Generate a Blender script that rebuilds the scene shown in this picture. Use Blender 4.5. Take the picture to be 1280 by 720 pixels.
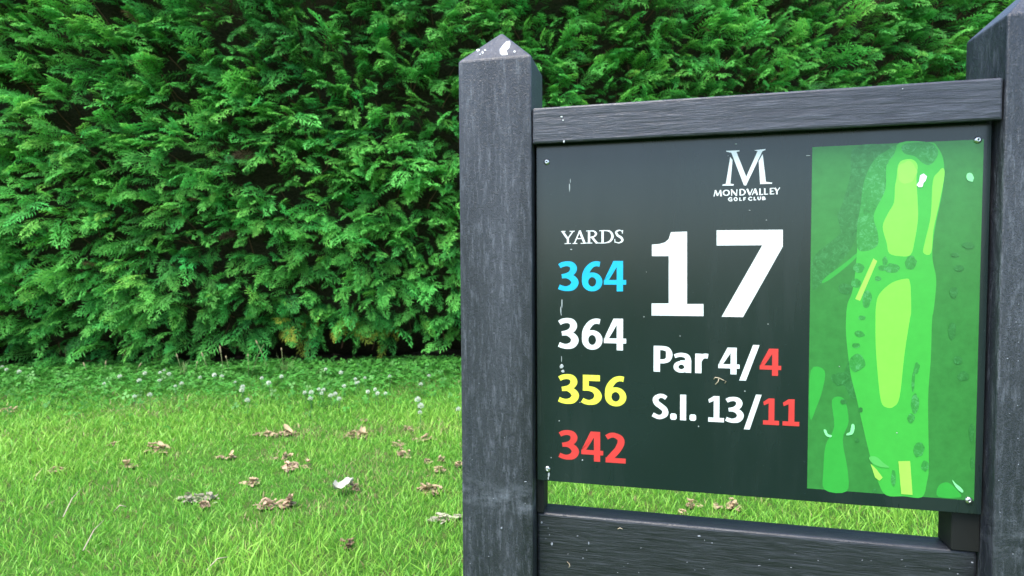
import bpy, bmesh, math, random
import numpy as np
from mathutils import Vector, Matrix

for o in list(bpy.data.objects):
    bpy.data.objects.remove(o)
scene = bpy.context.scene
col = scene.collection
rng = np.random.default_rng(17)
random.seed(17)

# ------------------------------------------------------------------ camera
CAM_H = 0.75                       # height of the lens above the lawn
ZO = CAM_H - 0.0088                # sign heights below are measured from the lens level
FPX, YAW, PITCH, ROLL = 726.94, .2235, .0402, -.0052
CAM = np.array([.1451, -.7586, CAM_H])
FWD = np.array([-math.sin(YAW) * math.cos(PITCH), math.cos(YAW) * math.cos(PITCH), -math.sin(PITCH)])
RGT0 = np.array([math.cos(YAW), math.sin(YAW), 0.])
UP0 = np.cross(RGT0, FWD)
RGT = RGT0 * math.cos(ROLL) + UP0 * math.sin(ROLL)
UPV = UP0 * math.cos(ROLL) - RGT0 * math.sin(ROLL)

cd = bpy.data.cameras.new('camera')
cd.sensor_width = 36
cd.lens = FPX / 1280 * 36
cd.clip_start = .02
cd.clip_end = 3000
cd.dof.use_dof = True
cd.dof.focus_distance = .85
cd.dof.aperture_fstop = 9.0
cam = bpy.data.objects.new('camera', cd)
col.objects.link(cam)
cam.matrix_world = Matrix(((RGT[0], UPV[0], -FWD[0], CAM[0]), (RGT[1], UPV[1], -FWD[1], CAM[1]),
                           (RGT[2], UPV[2], -FWD[2], CAM[2]), (0, 0, 0, 1)))
scene.camera = cam

# ------------------------------------------------------------------ sky, sun, exposure
SUN_EL, SUN_AZ = math.radians(66), math.radians(205)     # azimuth from +Y clockwise: high, behind the camera
world = bpy.data.worlds.new('World')
scene.world = world
world.use_nodes = True
wn = world.node_tree
wn.nodes.clear()
sky = wn.nodes.new('ShaderNodeTexSky')
sky.sky_type = 'NISHITA'
sky.sun_disc = False
sky.sun_elevation = SUN_EL
sky.sun_rotation = SUN_AZ
sky.air_density = 1.0
sky.dust_density = 1.6
sky.ozone_density = 1.0
bgn = wn.nodes.new('ShaderNodeBackground')
bgn.inputs['Strength'].default_value = .15
wo = wn.nodes.new('ShaderNodeOutputWorld')
wn.links.new(sky.outputs[0], bgn.inputs[0])
wn.links.new(bgn.outputs[0], wo.inputs[0])

sl = bpy.data.lights.new('sun', 'SUN')
sl.energy = 1.5
sl.angle = math.radians(25)
sl.color = (1, .95, .85)
so = bpy.data.objects.new('sun', sl)
col.objects.link(so)
sd = Vector((math.sin(SUN_AZ) * math.cos(SUN_EL), math.cos(SUN_AZ) * math.cos(SUN_EL), math.sin(SUN_EL)))
so.rotation_euler = sd.to_track_quat('Z', 'Y').to_euler()
so.location = (0, -3, 6)

scene.view_settings.view_transform = 'Standard'
scene.view_settings.look = 'None'
scene.view_settings.gamma = 1
scene.view_settings.use_curve_mapping = False
scene.view_settings.exposure = 1.85

# ------------------------------------------------------------------ helpers
def ray(u, v):
    return FWD + RGT * (u - 640) / FPX + UPV * (360 - v) / FPX
def gnd(u, v, z=0.):
    d = ray(u, v)
    return CAM + d * ((z - CAM[2]) / d[2])
PY = .0184                                         # plane of the sign panel's face
def pan(u, v, Y=PY):
    d = ray(u, v)
    q = CAM + d * ((Y - CAM[1]) / d[1])
    return np.array([q[0], q[2]])

def tag(o, label=None, cat=None, group=None, kind=None):
    if label: o['label'] = label
    if cat: o['category'] = cat
    if group: o['group'] = group
    if kind: o['kind'] = kind
    return o
def link(name, me, mat=None, parent=None, loc=None):
    o = bpy.data.objects.new(name, me)
    col.objects.link(o)
    if mat is not None:
        for m in (mat if isinstance(mat, (list, tuple)) else [mat]):
            me.materials.append(m)
    if parent is not None: o.parent = parent
    if loc is not None: o.location = loc
    return o
def empty(name, loc=(0, 0, 0)):
    o = bpy.data.objects.new(name, None)
    o.empty_display_size = .05
    col.objects.link(o)
    o.location = loc
    return o
def np_mesh(name, V, faces, colr=None, smooth=False):
    """faces: (n,k) index array; colr: per-vertex rgb"""
    me = bpy.data.meshes.new(name)
    V = np.asarray(V, np.float32)
    flist = faces if isinstance(faces, list) else [faces]
    tot = sum(f.shape[0] for f in flist)
    idx = np.concatenate([f.ravel() for f in flist]).astype(np.int32)
    sizes = np.concatenate([np.full(f.shape[0], f.shape[1], np.int32) for f in flist])
    start = np.concatenate([[0], np.cumsum(sizes)[:-1]]).astype(np.int32)
    me.vertices.add(len(V)); me.vertices.foreach_set('co', V.ravel())
    me.loops.add(len(idx)); me.loops.foreach_set('vertex_index', idx)
    me.polygons.add(tot); me.polygons.foreach_set('loop_start', start)
    me.update(calc_edges=True)
    if smooth: me.polygons.foreach_set('use_smooth', np.ones(tot, bool))
    if colr is not None:
        a = me.attributes.new('Col', 'FLOAT_COLOR', 'POINT')
        c = np.ones((len(V), 4), np.float32); c[:, :3] = colr
        a.data.foreach_set('color', c.ravel())
    return me
def bm_mesh(name, bm, smooth=False):
    me = bpy.data.meshes.new(name)
    bm.normal_update()
    bm.to_mesh(me); bm.free()
    if smooth:
        for p in me.polygons: p.use_smooth = True
    return me
def vnoise(x, y, seed, octaves=((1., 1.),)):
    """cheap smooth 2-D noise from random sine waves"""
    r = np.random.default_rng(seed)
    out = np.zeros_like(np.asarray(x, float))
    for fr, am in octaves:
        for _ in range(6):
            a = r.uniform(0, 2 * math.pi); k = fr * r.uniform(.6, 1.5); p = r.uniform(0, 6.28)
            out += am / 2.4 * np.sin(k * (x * math.cos(a) + y * math.sin(a)) + p)
    return out

# ------------------------------------------------------------------ materials
class NT:
    def __init__(s, name):
        s.m = bpy.data.materials.new(name); s.m.use_nodes = True
        s.t = s.m.node_tree; s.t.nodes.clear()
        s.out = s.n('ShaderNodeOutputMaterial')
        s.b = s.n('ShaderNodeBsdfPrincipled')
        s.l(s.b.outputs[0], s.out.inputs[0])
        s.tc = s.n('ShaderNodeTexCoord')
    def n(s, t, **k):
        x = s.t.nodes.new(t)
        for a, v in k.items(): setattr(x, a, v)
        return x
    def l(s, a, b): s.t.links.new(a, b)
    def noise(s, scale, vec=None, mp=None, detail=4, rough=.55, dist=0.):
        x = s.n('ShaderNodeTexNoise')
        x.inputs['Scale'].default_value = scale; x.inputs['Detail'].default_value = detail
        x.inputs['Roughness'].default_value = rough; x.inputs['Distortion'].default_value = dist
        v = vec if vec is not None else s.tc.outputs['Object']
        if mp:
            q = s.n('ShaderNodeMapping'); q.inputs['Scale'].default_value = mp
            s.l(v, q.inputs[0]); v = q.outputs[0]
        s.l(v, x.inputs['Vector'])
        return x.outputs['Fac']
    def ramp(s, fac, stops, interp='LINEAR'):
        r = s.n('ShaderNodeValToRGB'); r.color_ramp.interpolation = interp
        e = r.color_ramp.elements
        while len(e) < len(stops): e.new(.5)
        for q, (p, c) in zip(e, stops):
            q.position = p
            q.color = (c, c, c, 1) if isinstance(c, (int, float)) else (*c, 1)
        s.l(fac, r.inputs[0])
        return r.outputs[0]
    def mix(s, fac, a, b, blend='MIX'):
        x = s.n('ShaderNodeMix', data_type='RGBA', blend_type=blend)
        for v, i in ((fac, 0), (a, 6), (b, 7)):
            if isinstance(v, (int, float)): x.inputs[i].default_value = v
            elif isinstance(v, tuple): x.inputs[i].default_value = (*v, 1)
            else: s.l(v, x.inputs[i])
        return x.outputs[2]
    def math(s, op, a, b=0.):
        x = s.n('ShaderNodeMath', operation=op)
        for v, i in ((a, 0), (b, 1)):
            if isinstance(v, (int, float)): x.inputs[i].default_value = v
            else: s.l(v, x.inputs[i])
        return x.outputs[0]
    def bump(s, h, strength=.3, dist=.002):
        x = s.n('ShaderNodeBump'); x.inputs['Strength'].default_value = strength
        x.inputs['Distance'].default_value = dist
        s.l(h, x.inputs['Height']); s.l(x.outputs[0], s.b.inputs['Normal'])
    def base(s, v, rough=.5, spec=.5):
        if isinstance(v, tuple): s.b.inputs['Base Color'].default_value = (*v, 1)
        else: s.l(v, s.b.inputs['Base Color'])
        s.b.inputs['Roughness'].default_value = rough
        s.b.inputs['Specular IOR Level'].default_value = spec
        return s.m

def plain(name, c, rough=.5, spec=.5, metal=0.):
    t = NT(name)
    # faint mottling so that no surface is perfectly even
    f = t.noise(60, detail=5)
    v = t.mix(t.ramp(f, [(.3, .82), (.7, 1.)]), (0, 0, 0), c)
    t.b.inputs['Metallic'].default_value = metal
    return t.base(v, rough, spec)

def leafy(name, trans=.3, rough=.5, spec=.35, var=.25, scale=35):
    t = NT(name)
    a = t.n('ShaderNodeAttribute', attribute_name='Col')
    f = t.noise(scale, detail=2)
    c = t.mix(1., a.outputs['Color'], t.ramp(f, [(.25, 1 - var), (.75, 1 + var * .3)]), 'MULTIPLY')
    t.base(c, rough, spec)
    tr = t.n('ShaderNodeBsdfTranslucent'); t.l(c, tr.inputs[0])
    ms = t.n('ShaderNodeMixShader'); ms.inputs[0].default_value = trans
    t.l(t.b.outputs[0], ms.inputs[1]); t.l(tr.outputs[0], ms.inputs[2]); t.l(ms.outputs[0], t.out.inputs[0])
    return t.m

def post_material():
    t = NT('weathered_charcoal_plastic')
    streak = t.noise(24, mp=(1, 1, .07), detail=4, rough=.6)
    speck = t.noise(170, mp=(1, 1, .16), detail=5, rough=.8)
    pits = t.noise(330, mp=(1, 1, .7), detail=3, rough=.7, dist=1.2)
    broad = t.noise(6, mp=(1, 1, .5), detail=3)
    c = t.mix(t.ramp(streak, [(.40, 0.), (.62, 1.)]), (.009, .0095, .0135), (.039, .040, .050))
    amt = t.math('MULTIPLY', t.ramp(speck, [(.50, 0.), (.66, .75)]), t.ramp(streak, [(.3, .35), (.65, 1.)]))
    c = t.mix(amt, c, (.17, .18, .21))
    c = t.mix(t.ramp(pits, [(.34, .85), (.46, 0.)]), c, (.008, .010, .016))
    c = t.mix(t.ramp(broad, [(.35, .5), (.65, 0.)]), c, (.020, .024, .034))
    # a scraped band round each post, about two thirds of the way down
    sx = t.n('ShaderNodeSeparateXYZ'); t.l(t.tc.outputs['Object'], sx.inputs[0])
    dz = t.math('ABSOLUTE', t.math('SUBTRACT', t.math('ADD', sx.outputs[2], t.math('MULTIPLY', broad, .06)), .462))
    band = t.math('MULTIPLY', t.ramp(dz, [(0., .40), (.03, 0.)]), t.ramp(t.noise(55, mp=(.5, .5, 1.), detail=5, rough=.7), [(.46, 0.), (.62, .7)]))
    c = t.mix(band, c, (.26, .28, .32))
    h = t.math('ADD', t.math('MULTIPLY', speck, 1.), pits)
    t.bump(h, .6, .0016)
    t.l(t.ramp(speck, [(.3, .30), (.7, .45)]), t.b.inputs['Roughness'])
    return t.base(c, .3, .62)
def rail_material(name, dark, pale, grain=(1.0, 9., 9.)):
    t = NT(name)
    g = t.noise(14, mp=grain, detail=6, rough=.62, dist=1.4)
    fine = t.noise(210, mp=(.10, 1, 1), detail=5, rough=.75)
    c = t.mix(t.ramp(g, [(.35, 0.), (.7, 1.)]), dark, pale)
    c = t.mix(t.ramp(fine, [(.55, 0.), (.74, .6)]), c, tuple(min(1, 2.2 * p) for p in pale))
    c = t.mix(t.ramp(fine, [(.28, .8), (.42, 0.)]), c, tuple(.4 * p for p in dark))
    wv = t.n('ShaderNodeTexWave', wave_type='BANDS', bands_direction='Z')
    wv.inputs['Scale'].default_value = 26; wv.inputs['Distortion'].default_value = 9
    wv.inputs['Detail'].default_value = 3; wv.inputs['Detail Scale'].default_value = .9
    mp = t.n('ShaderNodeMapping'); mp.inputs['Scale'].default_value = (.35, 1, 1)
    t.l(t.tc.outputs['Object'], mp.inputs[0]); t.l(mp.outputs[0], wv.inputs[0])
    h = t.math('ADD', t.math('MULTIPLY', wv.outputs['Fac'], .10), t.math('ADD', t.math('MULTIPLY', fine, .9), t.math('MULTIPLY', g, .5)))
    t.bump(h, .7, .0018)
    return t.base(c, .38, .6)

M = {}
M['post'] = post_material()
M['rail'] = rail_material('embossed_charcoal_rail', (.019, .020, .028), (.052, .054, .068))
M['rail_dark'] = rail_material('scratched_dark_rail', (.007, .008, .011), (.026, .028, .034), (1.2, 14, 14))
M['batten'] = plain('dark_batten', (.012, .013, .012), .7, .2)

def panel_material():
    t = NT('satin_dark_panel')
    f = t.noise(4, detail=4)
    fine = t.noise(420, detail=3, rough=.7)
    c = t.mix(t.ramp(f, [(.35, 0.), (.65, 1.)]), (.005, .013, .013), (.008, .018, .018))
    c = t.mix(t.ramp(fine, [(.70, 0.), (.80, .5)]), c, (.16, .19, .19))
    run = t.noise(9, mp=(1., 1., .14), detail=5, rough=.7)
    c = t.mix(t.ramp(run, [(.48, 0.), (.75, .05)]), c, (.20, .22, .21))
    t.l(t.ramp(run, [(.3, .20), (.7, .30)]), t.b.inputs['Roughness'])
    return t.base(c, .24, .5)
M['panel'] = panel_material()
M['panel_edge'] = plain('panel_edge', (.12, .13, .12), .4, .5, .2)
def vinyl(name, c): return plain(name, c, .3, .4)
M['white'] = vinyl('white_print', (.80, .82, .80))
M['cyan'] = vinyl('cyan_print', (.008, .44, .72))
M['yellow'] = vinyl('yellow_print', (.80, .80, .08))
M['red'] = vinyl('red_print', (.66, .050, .045))
M['steel'] = plain('screw_steel', (.62, .63, .64), .32, .5, 1.)
M['recess'] = plain('screw_recess', (.05, .05, .05), .5)
M['drop'] = plain('dried_white_residue', (.72, .74, .74), .7, .3)
M['chip'] = plain('grey_scuff', (.30, .32, .36), .6, .4)
M['film'] = plain('pale_residue', (.42, .45, .44), .7, .3)
M['straw_fibre'] = plain('pale_fibre', (.48, .40, .28), .7, .3)

# ------------------------------------------------------------------ hedge line on the ground
HA, HB = gnd(0, 472)[:2], gnd(575, 460)[:2]
HT = (HB - HA) / np.linalg.norm(HB - HA)            # along the hedge, to the right
HN = np.array([HT[1], -HT[0]])                      # outward, to the lawn
HO = HA
def hpix(u, v):
    """where the ray through a pixel meets the hedge's face: (distance along hedge, height)"""
    d = ray(u, v); n3 = np.array([*HN, 0.])
    k = ((HO - CAM[:2]) @ HN) / (d[:2] @ HN)
    q = CAM + d * k
    return float((q[:2] - HO) @ HT), float(q[2])
def hpt(s, n, z):
    p = HO + np.outer(np.atleast_1d(s), HT) + np.outer(np.atleast_1d(n), HN)
    return np.column_stack([p, np.broadcast_to(z, p.shape[0])])

# ------------------------------------------------------------------ ground
def ground_z(x, y):
    r = np.hypot(x, y)
    return (vnoise(x, y, 5, ((2.2, .010), (6., .004))) - .004) * np.exp(-(r / 9.) ** 2)
ax = np.concatenate([-np.geomspace(900, 7.2, 26), np.linspace(-7, 7, 113), np.geomspace(7.2, 900, 26)])
gx, gy = np.meshgrid(ax, ax)
gz = ground_z(gx, gy)
gi = np.arange(gx.size).reshape(gx.shape)
gf = np.stack([gi[:-1, :-1], gi[:-1, 1:], gi[1:, 1:], gi[1:, :-1]], -1).reshape(-1, 4)
def lawn_material():
    t = NT('lawn_soil_and_thatch')
    big = t.noise(1.3, detail=5); mid = t.noise(14, detail=5); fine = t.noise(160, detail=4, rough=.7)
    c = t.mix(t.ramp(big, [(.3, 0.), (.7, 1.)]), (.060, .190, .022), (.110, .250, .032))
    c = t.mix(t.ramp(mid, [(.50, 0.), (.72, .75)]), c, (.16, .12, .055))
    c = t.mix(t.ramp(fine, [(.3, .6), (.6, 0.)]), c, (.020, .040, .010))
    t.bump(fine, .8, .02)
    return t.base(c, .9, .2)
M['lawn'] = lawn_material()
g = link('lawn', np_mesh('lawn', np.column_stack([gx.ravel(), gy.ravel(), gz.ravel()]), gf, smooth=True), M['lawn'])
tag(g, kind='structure')
# bare leaf-littered soil strip under the hedge
def soil_material():
    t = NT('hedge_soil')
    n1 = t.noise(35, detail=5, rough=.7)
    c = t.mix(n1, (.016, .012, .008), (.075, .050, .028))
    t.bump(n1, .9, .02)
    return t.base(c, .95, .15)
ss = np.linspace(-2.2, 11.2, 80); nn = np.linspace(-1.6, -.02, 12)
S2, N2 = np.meshgrid(ss, nn); P = hpt(S2.ravel(), N2.ravel() + vnoise(S2.ravel(), S2.ravel() * 0, 9, ((5., .05),)) * (N2.ravel() > -.1), 0)
P[:, 2] = ground_z(P[:, 0], P[:, 1]) + .008 + np.abs(vnoise(P[:, 0], P[:, 1], 3, ((9., .006),)))
gi = np.arange(S2.size).reshape(S2.shape)
sf = np.stack([gi[:-1, :-1], gi[:-1, 1:], gi[1:, 1:], gi[1:, :-1]], -1).reshape(-1, 4)
tag(link('soil_strip', np_mesh('soil_strip', P, sf, smooth=True), soil_material()), kind='structure')

# ------------------------------------------------------------------ conifer hedge
M['spray'] = leafy('conifer_sprays', .36, .60, .18, .3, 22)
M['bark'] = plain('conifer_bark', (.085, .055, .038), .9, .2)
def core_material():
    t = NT('dead_inner_twigs')
    f = t.noise(45, mp=(1, 1, 2.2), detail=6, rough=.75)
    c = t.mix(t.ramp(f, [(.35, 0.), (.7, 1.)]), (.020, .024, .011), (.075, .066, .034))
    t.bump(f, 1., .05)
    return t.base(c, .95, .1)

def make_spray(seed):
    """flat feathery conifer spray: x along its axis, y sideways, z its upper side; length 1"""
    r = np.random.default_rng(seed)
    V, T = [], []                                  # kites of four vertices, tip-ness per vertex
    droop, sway = r.uniform(.12, .34), r.uniform(-.12, .12)
    def axis(s): return np.array([s, sway * s * s, -droop * s * s + .05 * math.sin(3 * s)])
    def kite(p, q, w, t0, t1, tw=0.):
        d = q - p; L = np.linalg.norm(d) + 1e-6
        side = np.cross(d / L, np.array([0, math.sin(tw), math.cos(tw)])); side *= w / (np.linalg.norm(side) + 1e-6)
        m = p + d * .45
        V.extend([p, m + side, q, m - side]); T.extend([t0, (t0 + t1) / 2, t1, (t0 + t1) / 2])
    for k in range(4):
        kite(axis(k / 4.), axis((k + 1.15) / 4.), .012, .05 + .1 * k, .15 + .2 * k)
    nb = 11
    for i in range(nb):
        s = .07 + .90 * i / nb
        prof = min(1., .45 + s * 1.6) * (1.02 - s) ** .62
        L = .50 * prof * r.uniform(.75, 1.15) + .05
        sg = 1 if i % 2 else -1
        a0 = math.radians(r.uniform(40, 58) - 14 * s)
        p0 = axis(s)
        lift = r.uniform(-.10, .10)
        def br(q):
            a = a0 - .45 * q
            return p0 + L * q * np.array([math.cos(a), sg * math.sin(a), lift * q - .30 * q * q - droop * s * q * .6])
        kite(br(0), br(.62), .010, .15 + .4 * s, .4 + .4 * s, r.uniform(-.5, .5)); kite(br(.5), br(1.), .013, .4 + .4 * s, 1., r.uniform(-.5, .5))
        nt = max(3, int(7 * L / .5 + 2))
        for j in range(nt):
            q = .18 + .78 * j / nt
            l2 = L * .42 * (1.08 - q) ** .6 * r.uniform(.7, 1.2) + .02
            b = br(q); d = br(q + .05) - b; d /= np.linalg.norm(d)
            sg2 = 1 if j % 2 else -1
            a2 = sg2 * math.radians(r.uniform(32, 52))
            dd = np.array([d[0] * math.cos(a2) - d[1] * math.sin(a2), d[0] * math.sin(a2) + d[1] * math.cos(a2), d[2] + r.uniform(-.35, .2)])
            kite(b, b + dd * l2 * 1.12, .0140, .3 + .4 * s, min(1., .55 + .45 * q + .2 * s), r.uniform(-.7, .7))
    return np.array(V, np.float32), np.array(T, np.float32)

sprays = [make_spray(100 + i) for i in range(10)]
HS0, HS1, HTOP = -1.2, 9.3, 3.2
# openings seen along the hedge foot and gaps above them, coloured yellow for sunlight beyond
def in_px(s, z, boxes):
    hit = np.zeros(len(s), bool)
    for u0, v0, u1, v1 in boxes:
        a, zt = hpix(u0, v0); b, zb = hpix(u1, v1)
        hit |= (s > a) & (s < b) & (z < zt) & (z > zb)
    return hit
voids = [(262, 414, 350, 480), (490, 424, 640, 480), (350, 432, 490, 480), (190, 440, 262, 480), (640, 424, 1000, 480)]
sun_gaps = [(326, 392, 380, 416), (466, 402, 548, 426), (422, 392, 448, 410)]

# branches on a jittered grid
du = .198
bs, bz = np.meshgrid(np.arange(HS0, HS1, du), np.arange(.06, HTOP, du * .92))
bs = (bs + du * .5 * (np.arange(bs.shape[0]) % 2)[:, None]).ravel(); bz = bz.ravel()
bs = bs + rng.uniform(-.085, .085, bs.size); bz = np.clip(bz + rng.uniform(-.08, .08, bz.size), .03, HTOP)
keep = ~in_px(bs, bz, voids)
bs, bz = bs[keep], bz[keep]
def bulge(s, z):
    return vnoise(s, z * 1.3, 21, ((2.0, .055), (5.5, .05))) - .06 * np.clip((z - 1.2) / 2, 0, 1) - np.clip((.55 - z) / .5, 0, 1) * (.20 + .12 * vnoise(s, s * 0, 22, ((2.5, 1.),)))
bd = bulge(bs, bz) + rng.uniform(-.08, .08, bs.size)
bcol = rng.normal(0, 1, bs.size)
PER = 12
n = bs.size * PER
bi = np.repeat(np.arange(bs.size), PER)
off_s = rng.normal(0, .085, n); off_z = rng.normal(0, .055, n) + .015
dep = bd[bi] - .04 - (off_s / .085) ** 2 * .03 - (off_z / .052) ** 2 * .025 - rng.uniform(0, .10, n)
filler = np.arange(n) % PER < 2                       # two sprays of each shoot sit deeper and fill the wall
dep = np.where(filler, -.17 + rng.uniform(-.03, .03, n), dep)
ps = bs[bi] + off_s; pz = np.clip(bz[bi] + off_z, .035, None)
base = hpt(ps, dep, pz); base[:, 2] = pz
lat = off_s * 4.5 + rng.normal(0, .42, n)
vert = off_z * 3.0 + rng.normal(0, .27, n) - .22 + .36 * np.clip((pz - .5) / 1.4, 0, 1)
Adir = np.column_stack([HN[0] + HT[0] * lat, HN[1] + HT[1] * lat, vert])
Adir /= np.linalg.norm(Adir, axis=1)[:, None]
upv = np.array([0, 0, 1.])
Cn = upv - Adir * (Adir @ upv)[:, None]; Cn /= np.linalg.norm(Cn, axis=1)[:, None]
Bn = np.cross(Cn, Adir)
roll = rng.normal(0, .7, n)
C2 = Cn * np.cos(roll)[:, None] + Bn * np.sin(roll)[:, None]
B2 = np.cross(C2, Adir)
scl = np.clip(rng.lognormal(math.log(.180), .25, n), .09, .31) * np.where(rng.random(n) < .1, 1.25, 1.)
scl *= np.where(pz < .25, .8, 1.)
scl = np.where(filler, rng.uniform(.22, .30, n), scl)
var = rng.integers(0, len(sprays), n)
yel = in_px(ps, pz, sun_gaps) & (rng.random(n) < .35)
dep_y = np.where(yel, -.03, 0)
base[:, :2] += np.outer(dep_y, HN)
tone = bcol[bi] * .17 + rng.normal(0, .11, n) + vnoise(ps, pz, 31, ((1.2, .14), (3.5, .08)))
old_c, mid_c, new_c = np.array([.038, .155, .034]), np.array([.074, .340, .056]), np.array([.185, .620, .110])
allV, allC = [], []
for k in range(len(sprays)):
    V, T = sprays[k]
    ix = np.where(var == k)[0]
    R3 = np.stack([Adir[ix], B2[ix], C2[ix]], 1) * scl[ix][:, None, None]     # rows: local axes in world
    W = np.einsum('vi,nij->nvj', V, R3) + base[ix][:, None, :]
    W[:, :, 2] = np.maximum(W[:, :, 2], .012)
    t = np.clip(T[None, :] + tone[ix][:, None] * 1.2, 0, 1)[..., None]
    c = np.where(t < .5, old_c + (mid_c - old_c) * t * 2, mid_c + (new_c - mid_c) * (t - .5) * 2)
    hue = rng.normal(0, .10, len(ix))[:, None]
    c = c * np.stack([1 + 1.6 * hue, 1 + 0 * hue, 1 - .6 * hue], -1)
    brown = rng.random(len(ix)) < .005
    c[brown] = np.array([.12, .075, .035]) * rng.uniform(.6, 1.1, (brown.sum(), 1, 1))
    c[yel[ix]] = np.array([.42, .46, .06]) * rng.uniform(.6, 1.1, (yel[ix].sum(), 1, 1))  # yellow put into these sprays to stand for sunlight showing through the gaps
    allV.append(W.reshape(-1, 3)); allC.append(c.reshape(-1, 3))
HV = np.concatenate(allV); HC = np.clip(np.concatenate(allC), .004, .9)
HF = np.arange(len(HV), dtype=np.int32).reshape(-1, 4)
hedge = empty('conifer_hedge', tuple(hpt(4., -.5, 0)[0]))
tag(hedge, 'tall dense green conifer hedge with feathery sprays along the lawn edge', 'hedge')
hl = Vector(hedge.location)
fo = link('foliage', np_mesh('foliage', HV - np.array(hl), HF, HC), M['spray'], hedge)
tag(fo, kind='stuff')
# inner mass of dead twigs: a closed, lumpy body
us = np.linspace(HS0 - .1, HS1 + .1, 90); vs = np.linspace(0, 1, 40)
prof = []
for v in vs:                                       # front face up, over the top, down the back
    if v < .45: prof.append((-.28, .26 + (HTOP - .36) * v / .45))
    elif v < .55: prof.append((-.28 - .81 * (v - .45) / .1, HTOP - .1))
    elif v < .9: prof.append((-1.09, -.03 + (HTOP - .07) * (1 - (v - .55) / .35)))
    else: prof.append((-1.09 + .45 * (v - .9) / .1, -.03))
prof = np.array(prof)
U2, K2 = np.meshgrid(us, np.arange(len(vs)))
NN = prof[K2, 0]; ZZ = prof[K2, 1]
NN = NN + (vnoise(U2, ZZ, 41, ((7., .05), (16., .025)))); ZZ2 = ZZ + vnoise(U2, NN * 0, 42, ((6., .05),)) * (ZZ < .6)
CP = hpt(U2.ravel(), NN.ravel(), 0); CP[:, 2] = ZZ2.ravel()
gi = np.arange(U2.size).reshape(U2.shape)
gi2 = np.vstack([gi, gi[:1]])
cf = np.stack([gi2[:-1, :-1], gi2[:-1, 1:], gi2[1:, 1:], gi2[1:, :-1]], -1).reshape(-1, 4)
link('inner_twigs', np_mesh('inner_twigs', CP - np.array(hl), cf, smooth=True), core_material(), hedge)
def tube(points, radii, segs=8):
    bm = bmesh.new(); rings = []
    for i, p in enumerate(points):
        p = Vector(p)
        d = (Vector(points[min(i + 1, len(points) - 1)]) - Vector(points[max(i - 1, 0)])).normalized()
        a = d.orthogonal().normalized(); b = d.cross(a)
        rings.append([bm.verts.new(p + (a * math.cos(6.2832 * k / segs) + b * math.sin(6.2832 * k / segs)) * radii[i]) for k in range(segs)])
    for i in range(len(rings) - 1):
        for k in range(segs):
            bm.faces.new((rings[i][k], rings[i][(k + 1) % segs], rings[i + 1][(k + 1) % segs], rings[i + 1][k]))
    bm.faces.new(rings[0][::-1]); bm.faces.new(rings[-1])
    return bm
# thin woody shoots that carry the sprays
TV, TF = [], []
for i in range(bs.size):
    tip = hpt(bs[i], bd[i] - .02, 0)[0]; tip[2] = bz[i] + .02
    root = hpt(bs[i] + rng.normal(0, .10), -.36, 0)[0]; root[2] = max(.05, bz[i] - rng.uniform(.02, .22))
    midp = (tip + root) / 2 + np.array([0, 0, -.02]) + rng.normal(0, .02, 3)
    b0 = len(TV)
    for p_, r_ in ((root, .007), (midp, .005), (tip, .0022)):
        for k in range(3):
            a_ = 2.094 * k; TV.append(p_ + r_ * (np.array([*HT, 0]) * math.cos(a_) + np.array([0, 0, 1.]) * math.sin(a_)))
    for q_ in (0, 3):
        for k in range(3): TF.append((b0 + q_ + k, b0 + q_ + (k + 1) % 3, b0 + q_ + 3 + (k + 1) % 3, b0 + q_ + 3 + k))
tag(link('shoots', np_mesh('shoots', np.array(TV) - np.array(hl), np.array(TF), smooth=True), plain('reddish_shoot_bark', (.16, .085, .05), .8, .2), hedge), kind='stuff')
for i in range(15):
    s = HS0 + .35 + i * .76 + random.uniform(-.1, .1); q = hpt(s, -.72 + random.uniform(-.08, .08), 0)[0]
    pts = [(q[0] + random.uniform(-.02, .02), q[1] + random.uniform(-.02, .02), z) for z in (-.03, .1, .3, .6)]
    link('trunk', bm_mesh('trunk', tube([Vector(p) - hl for p in pts], [.065, .048, .042, .04]), True), M['bark'], hedge)

# ------------------------------------------------------------------ grass
POSTS = [(-.1, 0), (.5356, .6356)]
def grass_blades(n, xy, hgt, wid, colr, lean, seed):
    r = np.random.default_rng(seed)
    a = r.uniform(0, 6.283, n)
    fx, fy = np.cos(a), np.sin(a)
    b = r.uniform(0, 6.283, n); ln = hgt * lean * r.uniform(.25, 1.2, n)
    lx, ly = np.cos(b) * ln, np.sin(b) * ln
    z0 = ground_z(xy[:, 0], xy[:, 1]) - .004
    up = hgt * np.sqrt(np.clip(1 - (ln / hgt) ** 2 * .6, .12, 1))
    V = np.zeros((n, 5, 3), np.float32)
    for k, (t, w) in enumerate(((0, .7), (0, -.7), (.5, -.85), (.5, .85), (1, 0))):
        V[:, k, 0] = xy[:, 0] + lx * t ** 1.8 + fx * wid * w * .5
        V[:, k, 1] = xy[:, 1] + ly * t ** 1.8 + fy * wid * w * .5
        V[:, k, 2] = z0 + up * (t if t < 1 else .93)
    i0 = (np.arange(n) * 5)[:, None]
    quads = i0 + np.array([0, 1, 2, 3]); tris = i0 + np.array([3, 2, 4])
    C = np.repeat(colr[:, None, :], 5, 1) * np.array([.6, .6, .95, .95, 1.12])[None, :, None]
    return V.reshape(-1, 3), quads, tris, C.reshape(-1, 3)
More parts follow.
